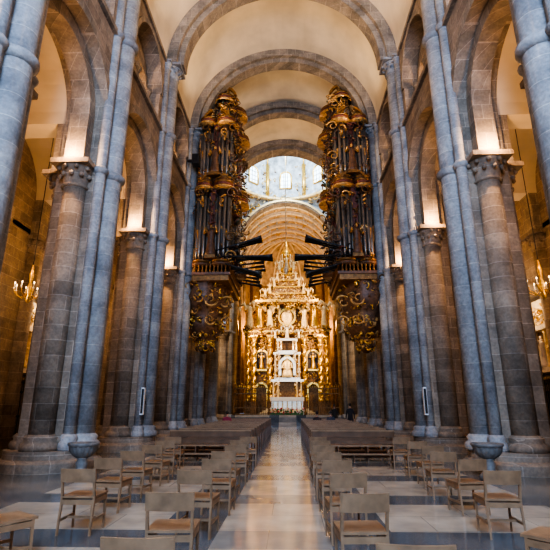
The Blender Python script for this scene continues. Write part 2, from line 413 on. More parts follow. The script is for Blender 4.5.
for i in range(8):
    a=i*pi/4; r=H*math.cos(pi/8)-.05
    c=Vector((r*math.cos(a),yx+r*math.sin(a),0)); t=Vector((-math.sin(a),math.cos(a),0))
    pts=[(-.6,zd+1.3),(.6,zd+1.3)]+[(.6*math.cos(pi*k/8),zd+2.7+.6*math.sin(pi*k/8)) for k in range(9)]
    mb.add([tuple(c+t*p+Vector((0,0,z))) for p,z in pts],[tuple(range(len(pts)))],'daylight')
    nn=Vector((-math.cos(a),-math.sin(a),0))*.04
    mb.path([tuple(c+nn+t*p+Vector((0,0,z))) for p,z in pts+[pts[0]]],.1,'gold',5)
    for q in (-.2,.2): mb.path([tuple(c+nn+t*q+Vector((0,0,zd+1.3))),tuple(c+nn+t*q+Vector((0,0,zd+3.2)))],.03,'iron',4)
    for q in (1.7,2.2,2.7): mb.path([tuple(c+nn+t*-.6+Vector((0,0,zd+q))),tuple(c+nn+t*.6+Vector((0,0,zd+q)))],.025,'iron',4)
mb.obj('window_1')

# ---------------- choir ----------------
YA=56.5
mb=MB()
nb=3; L0=(YA-YG)/nb
for s in (-1,1):
    for k in range(nb):
        y0=YG+k*L0; yc=y0+L0/2
        mb.panel('x',y0,y0+L0,.9,13.0,yc,1.25,9.0,.9,s*5.3,s*6.2,'goldstone',16)
        mb.panel('x',y0,y0+L0,13.0,ZS,yc,1.0,15.4,13.6,s*5.3,s*5.8,'goldstone',12)
        mb.ring('x',yc,9.0,1.25,1.5,s*5.22,s*5.32,'gold',16)
        mb.lathe(s*5.3,y0,[(.32,.9),(.32,ZS-.6)],'goldstone',16); capital(mb,s*5.3,y0,.32,ZS-.6,ZS,'gold')
    mb.box(min(s*5.2,s*5.4),max(s*5.2,s*5.4),YG,YA,12.9,13.2,'gold')
    mb.box(min(s*9,s*9.3),max(s*9,s*9.3),YG,YA+5,.9,18,'goldstone')
mb.lathe(0,YA,[(5.3,.9),(5.3,ZS)],'goldstone',28,a0=0,a1=pi,cap=False)
mb.lathe(0,YA,[(5.2,12.9),(5.05,13),(5.05,13.2),(5.25,13.3)],'gold',28,a0=0,a1=pi,cap=False)
mb.lathe(0,YA,[(5.3*math.cos(t*pi/16),ZS+5.3*math.sin(t*pi/16)) for t in range(9)],'choirvault',28,a0=0,a1=pi,cap=False)
for i in range(1,8):
    a=pi*i/8; mb.lathe(5.2*math.cos(a),YA+5.2*math.sin(a),[(.22,.9),(.22,ZS)],'dgold',10)
    mb.path([((5.2*math.cos(t*pi/16))*math.cos(a),YA+5.2*math.cos(t*pi/16)*math.sin(a),ZS+5.2*math.sin(t*pi/16)) for t in range(8)],.14,'pale',6)
mb.obj('wall_choir')
mb=MB()
mb.ring('y',0,ZS,5.3,5.5,YG,YA,'choirvault',36)
for k in range(0,7):
    y=YG+.9+k*(YA-YG-.9)/6
    mb.ring('y',0,ZS,5.0,5.32,y-.2,y+.2,'retable',36)
    for j in range(1,24):
        a=pi*j/24; orn(mb,(4.98*math.cos(a),y-.2,ZS+4.98*math.sin(a)),.16,['gold','pale'])
for k in range(6):
    for j in range(1,14):
        a=pi*j/14; y=YG+.9+(k+.5)*(YA-YG-.9)/6
        orn(mb,(5.2*math.cos(a),y+R(-.3,.3),ZS+5.2*math.sin(a)),.34,['pale','gold','dome'])
mb.obj('ceiling_choir_vault')

# ---------------- floor ----------------
mb=MB(); mb.box(-17.5,17.5,YW-1,YA+6,-.3,0,'floor'); mb.obj('floor')
mb=MB()
for i in range(5):
    mb.box(-4.8,4.8,38.6+i*.4,YA+4,i*.18+.001,(i+1)*.18,'floor')
mb.obj('chancel_steps')

# ---------------- organs ----------------
def organ(s):
    mb=MB(); yc=25.8; XB=5.0
    OM=['ogold','ogold','dgold','dgold','obrown','obrown','obrown','redwood','green','dwood']
    def bx(a,b,y0,y1,z0,z1,m): mb.box(min(s*a,s*b),max(s*a,s*b),y0,y1,z0,z1,m)
    tiers=[(9.0,13.6,2.35,3.0),(14.1,18.0,2.15,3.0),(18.4,20.0,1.6,3.2)]
    for ti,(z0,z1,hy,xi) in enumerate(tiers):
        xb=XB if ti<2 else 4.2
        bx(xi+.35,xb-.1,yc-hy+.3,yc+hy-.3,z0,z1,'dwood')
        for zz,m in ((z0,'obrown'),(z0+.18,'dgold'),(z1,'ogold'),(z1+.2,'redwood'),(z1+.34,'dgold')):
            e=.1 if m!='ogold' else .18
            bx(xi-e+.1,xb,yc-hy-e+.15,yc+hy+e-.15,zz,zz+.12,m)
            mb.lathe(s*(xi+.1),yc,[(.75+e,zz),(.75+e,zz+.12)],m,16)
            for ye in (yc-hy+.1,yc+hy-.1):
                mb.lathe(s*(xi+.45),ye,[(.5+e,zz),(.5+e,zz+.12)],m,14)
                mb.lathe(s*(xb-.45),ye,[(.42+e,zz),(.42+e,zz+.12)],m,14)
        n=int(hy*2/.2)
        for i in range(n+1):
            y=yc-hy+.4+i*(2*hy-.8)/n
            bulge=.45*max(0,math.cos((y-yc)/.75*pi/2)) if abs(y-yc)<.75 else 0
            hh=(z1-z0)*(.82-.18*abs(math.sin((y-yc)*2.2)))
            mb.lathe(s*(xi+.2-bulge),y,[(.03,z0+.35),(.085,z0+.7),(.085,z0+hh)],'tin',8)
        for sg,ye in ((-1,yc-hy+.1),(1,yc+hy-.1)):
            for cx,rt in ((xi+.45,.5),(xb-.45,.42)):
                for q in range(9):
                    a=2*pi*q/9+.2
                    mb.lathe(s*cx+rt*.8*math.cos(a),ye+rt*.8*math.sin(a),[(.03,z0+.35),(.09,z0+.8),(.09,z1-.55)],'tin',8)
                mb.lathe(s*cx,ye,[(rt*.6,z0),(rt*.6,z1)],'dwood',12)
                for q in range(46):
                    a=R(0,2*pi); zz=random.choice((z0+R(.1,1.1),z1-R(-.1,1.6)))
                    orn(mb,(s*cx+rt*math.cos(a),ye+rt*math.sin(a),zz),R(.12,.22),OM)
                for q in range(3):
                    orn(mb,(s*cx,ye+sg*rt,z1-.6-q*.25),.3-.05*q,['ogold'])
            xm=(xi+xb)/2
            bx(xm-.16,xm+.16,min(ye,ye+sg*.2),max(ye,ye+sg*.2),z0+.2,z1,'redwood')
            for q in range(26): orn(mb,(s*xm+R(-.2,.2),ye+sg*.3,z0+.3+(z1-z0-.3)*q/25),R(.12,.22),OM)
            if ti<2:
                statue(mb,s*xm,ye+sg*.45,z0+.5,1.8,'ogold',True,face=sg,robe='obrown')
                bx(xm-.3,xm+.3,min(ye,ye+sg*.7),max(ye,ye+sg*.7),z0+.3,z0+.5,'dgold')
        for j in range(130):
            orn(mb,(s*(xi-.1),yc+R(-hy,hy),random.choice((z0+R(.0,.7),z1-R(-.3,1.1)))),R(.12,.27),OM)
        for j in range(14 if ti<2 else 7):
            zz=z0+.1+(z1-z0+.2)*j/(13 if ti<2 else 6)
            am=.14+.26*abs(math.sin(j*1.1+ti))
            for ye in (yc-hy,yc-hy*.3,yc+hy*.3,yc+hy):
                orn(mb,(s*(xi-am),ye+R(-.15,.15),zz),R(.16,.3),OM,.8)
        for ye in (yc-hy-.25,yc+hy+.25):
            for zz in (z0+.5,z0+1.6,z1-.3):
                volute(mb,s*(xi-.05),ye,zz,.34,-s,random.choice((-1,1)),random.choice(('ogold','dgold','obrown')))
            volute(mb,s*(xb-.3),ye,z1-.2,.34,s,1,'dgold')
            mb.ring('y',s*(xi+xb)/2,z1+.2,.7,.84,ye-.1,ye+.1,'dgold',12,t0=.25,t1=1.2)
            mb.ring('y',s*(xi+xb)/2,z1+.2,.7,.84,ye-.1,ye+.1,'dgold',12,t0=pi-1.2,t1=pi-.25)
        for y in (yc-hy,yc,yc+hy):
            statue(mb,s*(xi+.35),y,z1+.47,1.3 if ti<1 else .8,'ogold',True)
        statue(mb,s*(xb-.5),yc-hy,z1+.47,1.1 if ti<1 else .6,'dgold',True)
    for j in range(80):
        orn(mb,(s*R(3.1,4.1),yc+R(-1.6,1.6),R(20.1,20.8)),R(.13,.25),OM)
    prof=[(.12,4.5),(.35,4.9),(.3,5.15),(.6,5.5),(.85,6.0),(.75,6.3),(.95,6.8),(1.15,7.4),(1.05,7.8),(1.2,8.2)]
    mb.lathe(s*4.6,yc,prof,'obrown',24,1.2,2.0,flute=.06,nf=10)
    for j in range(420):
        i=random.randrange(1,len(prof)); r,z=prof[i]; a=R(0,2*pi)
        orn(mb,(s*4.6+1.2*r*math.cos(a),yc+2.0*r*math.sin(a),z+R(-.2,.2)),R(.13,.26),['ogold','ogold','gold','dgold','gold','obrown'])
    for zz,rr in ((7.2,.42),(6.1,.34)):
        volute(mb,s*(4.6-1.1*1.2),yc-1.2,zz,rr,-s,1,'ogold'); volute(mb,s*(4.6-.6),yc-2.1,zz,rr,-s,-1,'ogold')
    bx(3.0,XB,yc-2.5,yc+2.5,8.15,8.45,'dgold'); bx(2.9,XB,yc-2.6,yc+2.6,8.45,8.6,'obrown')
    def bal(x,y): mb.lathe(x,y,[(.06,8.6),(.06,8.75),(.035,8.8),(.07,8.98),(.03,9.15),(.05,9.25)],'dgold',6)
    for i in range(24): bal(s*2.95,yc-2.5+i*5/23)
    for i in range(10): bal(s*(2.95+i*.21),yc-2.5); bal(s*(2.95+i*.21),yc+2.5)
    bx(2.87,3.04,yc-2.6,yc+2.6,9.25,9.34,'dwood')
    bx(2.87,XB,yc-2.6,yc-2.42,9.25,9.34,'dwood'); bx(2.87,XB,yc+2.42,yc+2.6,9.25,9.34,'dwood')
    def trump(y,z,ln,dz,dy=0,r=.1,x0=3.8):
        P=[];Q=[]
        for t,q in ((0,.035),(.4,.045),(.75,.065),(.9,.09),(1,.14)):
            P.append((s*(x0-ln*t),y+dy*t,z+dz*t)); Q.append(q*r/.11)
        mb.path(P,Q,'dmetal',10)
    for i in range(3):
        trump(yc-2.7+i*.3,9.75,2.6,.75,dy=-.1)
        trump(yc-2.7+i*.3,9.45,3.2,-.05,dy=-.1)
        trump(yc-2.7+i*.3,9.2,2.6,-.8,dy=-.1)
    for i in range(4):
        trump(yc-1.0+i*.8,9.6,2.6,.3)
        trump(yc-.8+i*.8,9.3,2.3,-.4)
    for i in range(5):
        trump(yc-2.5+i*.3,9.55,1.3,.3,r=.07)
    mb.obj('pipe_organ')
for s in (-1,1): organ(s)

# ---------------- chancel grille ----------------
def grille(x0,x1):
    mb=MB(); n=int(abs(x1-x0)/.16); z0=.9;z1=3.2;y=41.2
    for i in range(n+1):
        x=x0+(x1-x0)*i/n
        mb.path([(x,y,z0),(x,y,z1)],.022,'dgold',5)
        mb.blob((x,y,z0+1.2),(.05,.05,.09),'dgold'); mb.blob((x,y,z1+.1),(.04,.04,.12),'gold')
    for z in (z0+.08,z0+.6,z0+1.8,z1-.05): mb.box(x0,x1,y-.04,y+.04,z-.04,z+.04,'dgold')
    for i in range(int(abs(x1-x0)/.3)):
        orn(mb,(x0+.3*i+.1,y,z1+.3+R(0,.2)),.18,['gold','dgold'])
    for x in (x0,x1): mb.lathe(x,y,[(.12,z0),(.12,z0+.2),(.07,z0+.3),(.08,z1),(.14,z1+.15),(.02,z1+.5)],'dgold',10)
    mb.obj('chancel_grille')
grille(-4.7,-1.6); grille(1.6,4.7)

# ---------------- altar + baldachin ----------------
ZB=.9
mb=MB()
for i in range(3): mb.box(-2.6+i*.3,2.6-i*.3,43.0+i*.35,45.6,ZB+i*.17-.0,ZB+(i+1)*.17,'pale')
mb.box(-1.5,1.5,44.4,45.5,1.41,2.35,'silver'); mb.box(-1.65,1.65,44.3,45.6,2.35,2.47,'cloth')
mb.box(-1.6,1.6,44.28,44.3,2.1,2.36,'cloth')
for i in range(7):
    x=-1.35+i*.45; mb.lathe(x,44.38,[(.05,1.43),(.05,1.5),(.03,1.6),(.06,1.8),(.03,2.0),(.06,2.08)],'gold',8)
for x in (-1.3,-.9,.9,1.3):
    mb.lathe(x,45.2,[(.1,2.47),(.03,2.55),(.05,2.8),(.03,3.0),(.08,3.1),(.025,3.12),(.025,3.5)],'gold',8)
mb.obj('high_altar')
mb=MB()
for i in range(160):
    x=R(-1.6,1.6); z=ZB+R(.05,.55); y=42.7+R(-.15,.15)
    mb.blob((x,y,z),R(.05,.1),random.choice(['leaf','leaf','petal','petal','petal2']))
mb.box(-1.6,1.6,42.6,42.85,ZB,ZB+.15,'leaf')
mb.obj('altar_flower_arrangement')

mb=MB(); Y=47.6
GM=['gold','gold','gold','pale','dgold','dgold']
def tier(w,z0,z1,y,d=.8,m='silver'):
    mb.box(-w,w,y-d/2,y+d/2,z0,z0+.18,m)
    mb.box(-w*1.08,w*1.08,y-d/2-.08,y+d/2,z1-.22,z1,m)
    for sx in (-1,1):
        for q in (.92,.62):
            mb.lathe(sx*w*q,y-d/2+.05,[(.11,z0+.18),(.08,z0+.3),(.09,(z0+z1)/2),(.07,z1-.4),(.13,z1-.22)],m,10,flute=.1,nf=6)
    mb.box(-w*.95,w*.95,y+d/2-.1,y+d/2,z0,z1,'dgold')
tier(1.5,1.41,4.2,46.3); tier(1.3,4.2,6.9,46.4); tier(1.0,6.9,8.3,46.5)
mb.ring('y',0,5.6,.6,.85,45.85,46.3,'silver',16,leg=1.0)
for x in (-1.2,1.2): statue(mb,x,45.9,8.3,.9,'silver',True)
statue(mb,0,46.0,8.3,1.4,'silver',True)
for j in range(190):
    zz=R(1.5,8.5); w=1.55-.08*(zz-1.4)
    orn(mb,(random.choice((-1,1))*w*R(.55,1.05),45.9+R(-.1,.1),zz),R(.1,.2),['silver','silver','pale','gold'])
mb.lathe(0,46.0,[(.55,4.4),(.5,4.7),(.42,5.0),(.33,5.4),(.38,5.9),(.2,6.05),(.1,6.1)],'pale',14,1,.7,flute=.06,nf=7)
mb.blob((0,45.95,6.28),(.17,.18,.22),'pale'); mb.ring('y',0,6.28,.28,.36,46.05,46.1,'gold',20,t0=0,t1=2*pi)
for sx in (-1,1): mb.path([(sx*.35,46,5.8),(sx*.5,45.8,5.35),(sx*.3,45.55,5.3)],[.12,.1,.07],'pale',8)
for sx in (-1,1):
    a0,a1=(1.6,4.2) if sx>0 else (-4.2,-1.6)
    mb.panel('y',a0,a1,ZB,8.8,sx*2.65,.5,3.3,ZB,Y-.2,Y+.2,'dgold',14)
    mb.box(min(sx*1.9,sx*3.4),max(sx*1.9,sx*3.4),Y+.5,Y+.6,ZB,7.2,'dgold')
    mb.ring('y',sx*2.65,3.3,.5,.7,Y-.32,Y-.18,'gold',14,leg=2.3)
    mb.box(min(sx*2.15,sx*3.15),max(sx*2.15,sx*3.15),Y-.23,Y-.2,5.4,7.1,'dwood')  # flat dark sheet stands for the shaded hollow of the niche
    mb.ring('y',sx*2.65,6.6,.55,.75,Y-.36,Y-.18,'gold',14,leg=1.2)
    statue(mb,sx*2.65,Y-.4,5.3,1.7,'pale',False,robe='gold')
    mb.box(min(sx*2.1,sx*3.2),max(sx*2.1,sx*3.2),Y-.6,Y-.2,5.1,5.3,'gold')
    for j in range(90): orn(mb,(sx*R(1.7,3.5),Y-.3,random.choice((R(4.1,5.1),R(7.2,8.7),R(7.2,8.7)))),R(.14,.26),GM)
    for j in range(50): orn(mb,(sx*(2.65+random.choice((-1,1))*R(.72,.95)),Y-.3,R(1.2,7.5)),R(.12,.2),GM)
    for cx,cy in ((1.75,Y-.9),(3.4,Y-1.0),(4.05,Y-.4)):
        pts=[];rad=[]
        for i in range(50):
            t=i/49; z=2.4+5.6*t; a=t*6*2*pi
            pts.append((sx*cx+.09*math.cos(a),cy+.09*math.sin(a),z)); rad.append(.2+.03*math.sin(a*2))
        mb.path(pts,rad,'gold',10)
        mb.box(sx*cx-.32,sx*cx+.32,cy-.32,cy+.32,ZB,2.1,'dgold'); mb.lathe(sx*cx,cy,[(.3,2.1),(.3,2.2),(.22,2.4)],'gold',12)
        capital(mb,sx*cx,cy,.22,8.0,8.7,'gold')
        for j in range(14): orn(mb,(sx*cx+R(-.25,.25),cy+R(-.25,-.1),R(2.3,8.2)),R(.1,.17),GM)
mb.box(-4.4,4.4,Y-1.25,Y+.5,8.7,9.0,'dgold'); mb.box(-4.5,4.5,Y-1.35,Y+.5,9.0,9.2,'gold'); mb.box(-4.6,4.6,Y-1.45,Y+.5,9.2,9.4,'dgold')
for j in range(160): orn(mb,(R(-4.5,4.5),Y-1.4+R(-.1,.1),R(8.6,9.7)),R(.14,.28),GM)
for sx in (-1,1):
    for x,h in ((3.9,2.8),(2.9,3.0),(1.8,2.5)): statue(mb,sx*x,Y-1.0,9.4,h,'pale',True,robe='gold' if x==2.9 else 'pale')
mb.box(-3.2,3.2,Y-1.6,Y+1.8,11.9,12.1,'dgold'); mb.box(-3.3,3.3,Y-1.75,Y+1.9,12.1,12.35,'gold')
mb.box(-2.4,2.4,Y-.2,Y+.2,9.4,11.9,'dgold')
mb.blob((0,Y-.5,10.7),(.6,.3,.85),'pale',hi=True); mb.ring('y',0,10.7,.75,.95,Y-.7,Y-.5,'gold',24,t0=0,t1=2*pi)
for j in range(170): orn(mb,(R(-3.3,3.3),Y-1.7,R(11.5,12.8)),R(.14,.28),GM)
for j in range(110): orn(mb,(R(-2.4,2.4),Y-.4+R(-.2,.1),R(9.5,12.0)),R(.16,.3),GM)
for j in range(50): orn(mb,(random.choice((-1,1))*R(3.3,4.4),Y-.6,R(9.5,11.8)),R(.16,.3),GM)
lv=[(2.4,12.35),(1.9,13.1),(1.4,13.9),(1.05,14.7),(.75,15.5),(.65,15.9)]
for i in range(len(lv)-1):
    (w,z0),(w2,z1)=lv[i],lv[i+1]; wa=w
    v=[(x*wa,Y+.1+y*wa*.6,z0) for x,y in ((-1,-1),(1,-1),(1,1),(-1,1))]+[(x*w2,Y+.1+y*w2*.6,z1) for x,y in ((-1,-1),(1,-1),(1,1),(-1,1))]
    mb.add(v,[(0,1,5,4),(1,2,6,5),(2,3,7,6),(3,0,4,7),(4,5,6,7)],'dgold')
    mb.box(-w-.1,w+.1,Y+.1-w*.6-.1,Y+.1+w*.6+.1,z0,z0+.14,'gold')
    for j in range(44): 
        t=R(0,1); ww=w+(w2-w)*t
        orn(mb,(R(-ww,ww),Y+.1-ww*.6,z0+(z1-z0)*t),R(.13,.24),GM)
    for sx in (-1,1): statue(mb,sx*w*.95,Y-.1-w*.5,z0+.1,1.25-.1*i,'pale',i%2==0)
mb.lathe(0,Y,[(.75,15.9),(.75,16.2),(.3,16.3),(.28,17.6),(.7,17.8),(.6,18.1),(.3,18.6),(.12,18.9),(.15,19.1),(.02,19.9)],'gold',12)
for i in range(8): 
    a=i*pi/4; mb.lathe(.62*math.cos(a),Y+.62*math.sin(a),[(.09,16.2),(.06,16.4),(.06,17.5),(.1,17.8)],'pale',6)
statue(mb,0,Y-.85,15.9,1.6,'pale',False)
for sx in (-1,1): statue(mb,sx*.8,Y-.6,15.9,1.1,'pale',True)
mb.obj('gilded_baldachin')

mb=MB(); mb.path([(0,yx,zd+7.5),(0,yx,14.4)],.035,'rope',6)
mb.lathe(0,yx,[(.02,14.4),(.12,14.3),(.05,14.1),(.22,13.8),(.25,13.6),(.12,13.35),(.16,13.3),(.02,13.25)],'silver',12)
mb.obj('hanging_censer')

# ---------------- chairs ----------------
mb=MB()
W=.215
for sx in (-1,1):
    mb.path([(sx*W,-.24,0),(sx*W,-.2,.44),(sx*W,-.29,.8)],[.017,.021,.017],'chair',4,False)
    mb.path([(sx*W,.2,0),(sx*W,.18,.44)],[.016,.021],'chair',4,False)
    mb.box(sx*W-.014,sx*W+.014,-.2,.18,.37,.43,'chair'); mb.box(sx*W-.012,sx*W+.012,-.2,.18,.16,.19,'chair')
mb.box(-W,W,-.215,-.19,.36,.42,'chair'); mb.box(-W,W,.165,.19,.36,.42,'chair'); mb.box(-W,W,-.03,-.005,.16,.19,'chair')
def slab(pts_fn,nu,nv,th,mat):
    v=[];f=[]
    for k in (0,1):
        for i in range(nu+1):
            for j in range(nv+1): v.append(pts_fn(i/nu,j/nv,k*th))
    o=(nu+1)*(nv+1); I=lambda k,i,j:k*o+i*(nv+1)+j
    for i in range(nu):
        for j in range(nv):
            for k in (0,1): f.append((I(k,i,j),I(k,i+1,j),I(k,i+1,j+1),I(k,i,j+1)))
    for i in range(nu):
        for j in (0,nv): f.append((I(0,i,j),I(0,i+1,j),I(1,i+1,j),I(1,i,j)))
    for j in range(nv):
        for i in (0,nu): f.append((I(0,i,j),I(0,i,j+1),I(1,i,j+1),I(1,i,j)))
    mb.add(v,f,mat,False)
slab(lambda u,t,k:(-.23+.46*u,-.22+.45*t,.44+k-.015*math.sin(pi*u)*math.sin(pi*t)),6,4,.024,'chair')
slab(lambda u,t,k:(-.235+.47*u,-.262-.035*t-.03*math.sin(pi*u)+k,.64+.17*t),8,2,.018,'chair')
ch=mb.mesh('wooden_chair')
def chair(x,y,rz=0): place('wooden_chair',ch,(x,y+.25,0),rz)
chair(-.68,3.2,.03)
for y in (4.75,6.3,7.6,8.9,10.3,11.7,13.1): chair(-.9+R(-.06,.06),y,R(-.1,.1))
for y in (3.1,4.75,6.1,7.5,8.8,10.2,11.6,13.0): chair(1.02+R(-.06,.06),y,R(-.1,.1))
chair(-2.75,5.0,-.6)
for y in (6.4,7.7,8.9,10.2,11.5,12.9): chair(-2.5-.05*(y-6.4)+R(-.08,.08),y,R(-.15,.05))
for y in (6.4,7.7,8.9,10.2,11.5,12.9): chair(3.05+.04*(y-6.4)+R(-.08,.08),y,R(-.05,.18))
chair(2.75,4.5,.7)

# ---------------- pews ----------------
mb=MB(); w=1.24
for x in (-w,w):
    v=[(-.3,0),(.28,0),(.28,.08),(.22,.42),(.2,.62),(-.1,.62),(-.18,.88),(-.27,.88),(-.24,.5)]
    n=len(v); vv=[(x-.03,a,b) for a,b in v]+[(x+.03,a,b) for a,b in v]
    mb.add(vv,[tuple(range(n)),tuple(range(n,2*n))]+[(i,(i+1)%n,n+(i+1)%n,n+i) for i in range(n)],'pew')
mb.box(-w,w,-.18,.22,.42,.46,'pewtop')
mb.box(-w,w,-.245,-.215,.7,.87,'pew'); mb.box(-w,w,-.225,-.2,.5,.6,'pew'); mb.box(-w-.03,w+.03,-.27,-.2,.86,.9,'pewtop')
mb.box(-w,w,-.46,-.28,.2,.24,'pewtop'); mb.box(-w,w,-.24,-.21,.12,.2,'pew')
for x in (-w+.05,0,w-.05): mb.box(x-.02,x+.02,-.44,-.24,0,.2,'pew')
for x in (-.45,.45): mb.box(x-.02,x+.02,-.24,.2,0,.42,'pew')
pw=mb.mesh('wooden_pew')
for s in (-1,1):
    for i in range(13): place('wooden_pew',pw,(s*2.2,15.0+i*1.22,0),0)

# ---------------- holy water fonts ----------------
mb=MB(); q=.8
mb.lathe(0,0,[(a*q,b*q) for a,b in [(.3,0),(.3,.1),(.26,.14),(.2,.2),(.15,.3),(.18,.42),(.13,.52),(.18,.56)]],'fontst',24)
mb.lathe(0,0,[(a*q,b*q) for a,b in [(.15,.55),(.26,.62),(.36,.74),(.39,.88)]],'fontst',48,flute=.06,nf=16,cap=False)
mb.lathe(0,0,[(a*q,b*q) for a,b in [(.39,.87),(.45,.92),(.45,.98),(.38,.98),(.3,.86),(.05,.8)]],'fontst',40,cap=False)
fm=mb.mesh('holy_water_font')
place('holy_water_font',fm,(-4.6,11.2,0)); place('holy_water_font',fm,(4.85,11.3,0))

# ---------------- loudspeakers, floodlights ----------------
def speaker(s,y,z):
    mb=MB(); x=s*5.32; mb.box(x-.06,x+.06,y-.07,y+.07,z,z+1.0,'white'); mb.box(x-.045,x+.045,y-.075,y-.07,z+.05,z+.95,'black')
    mb.box(x-.03,x+.03,y+.07,y+.3,z+.4,z+.5,'black'); mb.obj('wall_loudspeaker')
for y in (17.6,): speaker(-1,y,1.3); speaker(1,y,1.3)
mb=MB(); mb.box(-5.2,-4.8,22.6,23.1,14.9,15.5,'black'); mb.box(-5.15,-4.85,22.57,22.6,14.95,15.45,'iron'); mb.box(-5.5,-5.15,22.8,22.9,15.1,15.25,'iron'); mb.obj('black_loudspeaker')
mb=MB()
mb.box(-.1,.1,-.07,.07,0,.03,'black'); mb.lathe(0,0,[(.05,.03),(.07,.06),(.1,.16)],'black',12); mb.lathe(0,0,[(.085,.165),(.085,.175)],'bulb2',12)
fl=mb.mesh('stone_floodlight')
for k in range(3,len(YS)-1):
    yc=(YS[k]+YS[k+1])/2
    for s in (-1,1):
        place('stone_floodlight',fl,(s*5.72,yc-1.0,ZG+.2)); place('stone_floodlight',fl,(s*5.72,yc+1.0,ZG+.2))

# ---------------- side chapels ----------------
def chapel(s,yc):
    mb=MB()
    def bx(a,b,y0,y1,z0,z1,m): mb.box(min(s*a,s*b),max(s*a,s*b),y0,y1,z0,z1,m)
    bx(11.45,11.8,yc-1.18,yc+1.18,3.15,6.2,'retable')
    bx(11.15,11.8,yc-1.2,yc+1.2,3.0,3.2,'retable')
    for q in (-1.05,-.4,.4,1.05): mb.lathe(s*11.3,yc+q,[(.12,3.2),(.08,3.35),(.08,4.6),(.13,4.8)],'pale',10)
    bx(11.15,11.8,yc-1.2,yc+1.2,4.8,5.0,'retable')
    statue(mb,s*11.3,yc,3.2,1.4,'retable',False)
    for q in (-.72,.72): statue(mb,s*11.3,yc+q,3.2,1.1,'pale',False)
    for j in range(60): orn(mb,(s*11.3,yc+R(-1.05,1.05),R(5.0,5.9)),R(.1,.2),['retable','gold','pale'])
    for j in range(40): orn(mb,(s*11.4,yc+R(-1.1,1.1),R(3.3,4.8)),R(.1,.18),['retable','gold'])
    mb.obj('side_chapel_retable')
    mb=MB()
    for i in range(17):
        y=yc-1.12+i*2.24/16; mb.path([(s*11.3,y,0),(s*11.3,y,2.7)],.02,'iron',5); mb.blob((s*11.3,y,2.78),(.03,.03,.1),'gold')
    for z in (.1,1.2,2.2,2.6): bx(11.27,11.33,yc-1.15,yc+1.15,z-.04,z+.04,'iron')
    mb.obj('iron_chapel_grille')
for k in CH:
    for s in (-1,1): chapel(s,(YS[k]+YS[k+1])/2-1.2)
def chandelier(x,y,z):
    mb=MB(); mb.path([(x,y,z+1.2),(x,y,12.4)],.015,'iron',4)
    mb.lathe(x,y,[(.02,z-.25),(.1,z-.15),(.05,z),(.12,z+.25),(.04,z+.5),(.08,z+.8),(.02,z+1.2)],'gold',10)
    for i in range(8):
        a=i*pi/4; c,d=math.cos(a),math.sin(a)
        mb.path([(x+.05*c,y+.05*d,z+.1),(x+.25*c,y+.25*d,z-.08),(x+.45*c,y+.45*d,z+.05),(x+.5*c,y+.5*d,z+.2)],.018,'gold',5)
        mb.lathe(x+.5*c,y+.5*d,[(.02,z+.2),(.05,z+.22),(.02,z+.24),(.018,z+.38)],'cloth',6)
        mb.blob((x+.5*c,y+.5*d,z+.42),(.022,.022,.045),'bulb')
    mb.obj('hanging_chandelier')
for s in (-1,1):
    for k in (3,4,5): chandelier(s*9.3,(YS[k]+YS[k+1])/2,5.5)

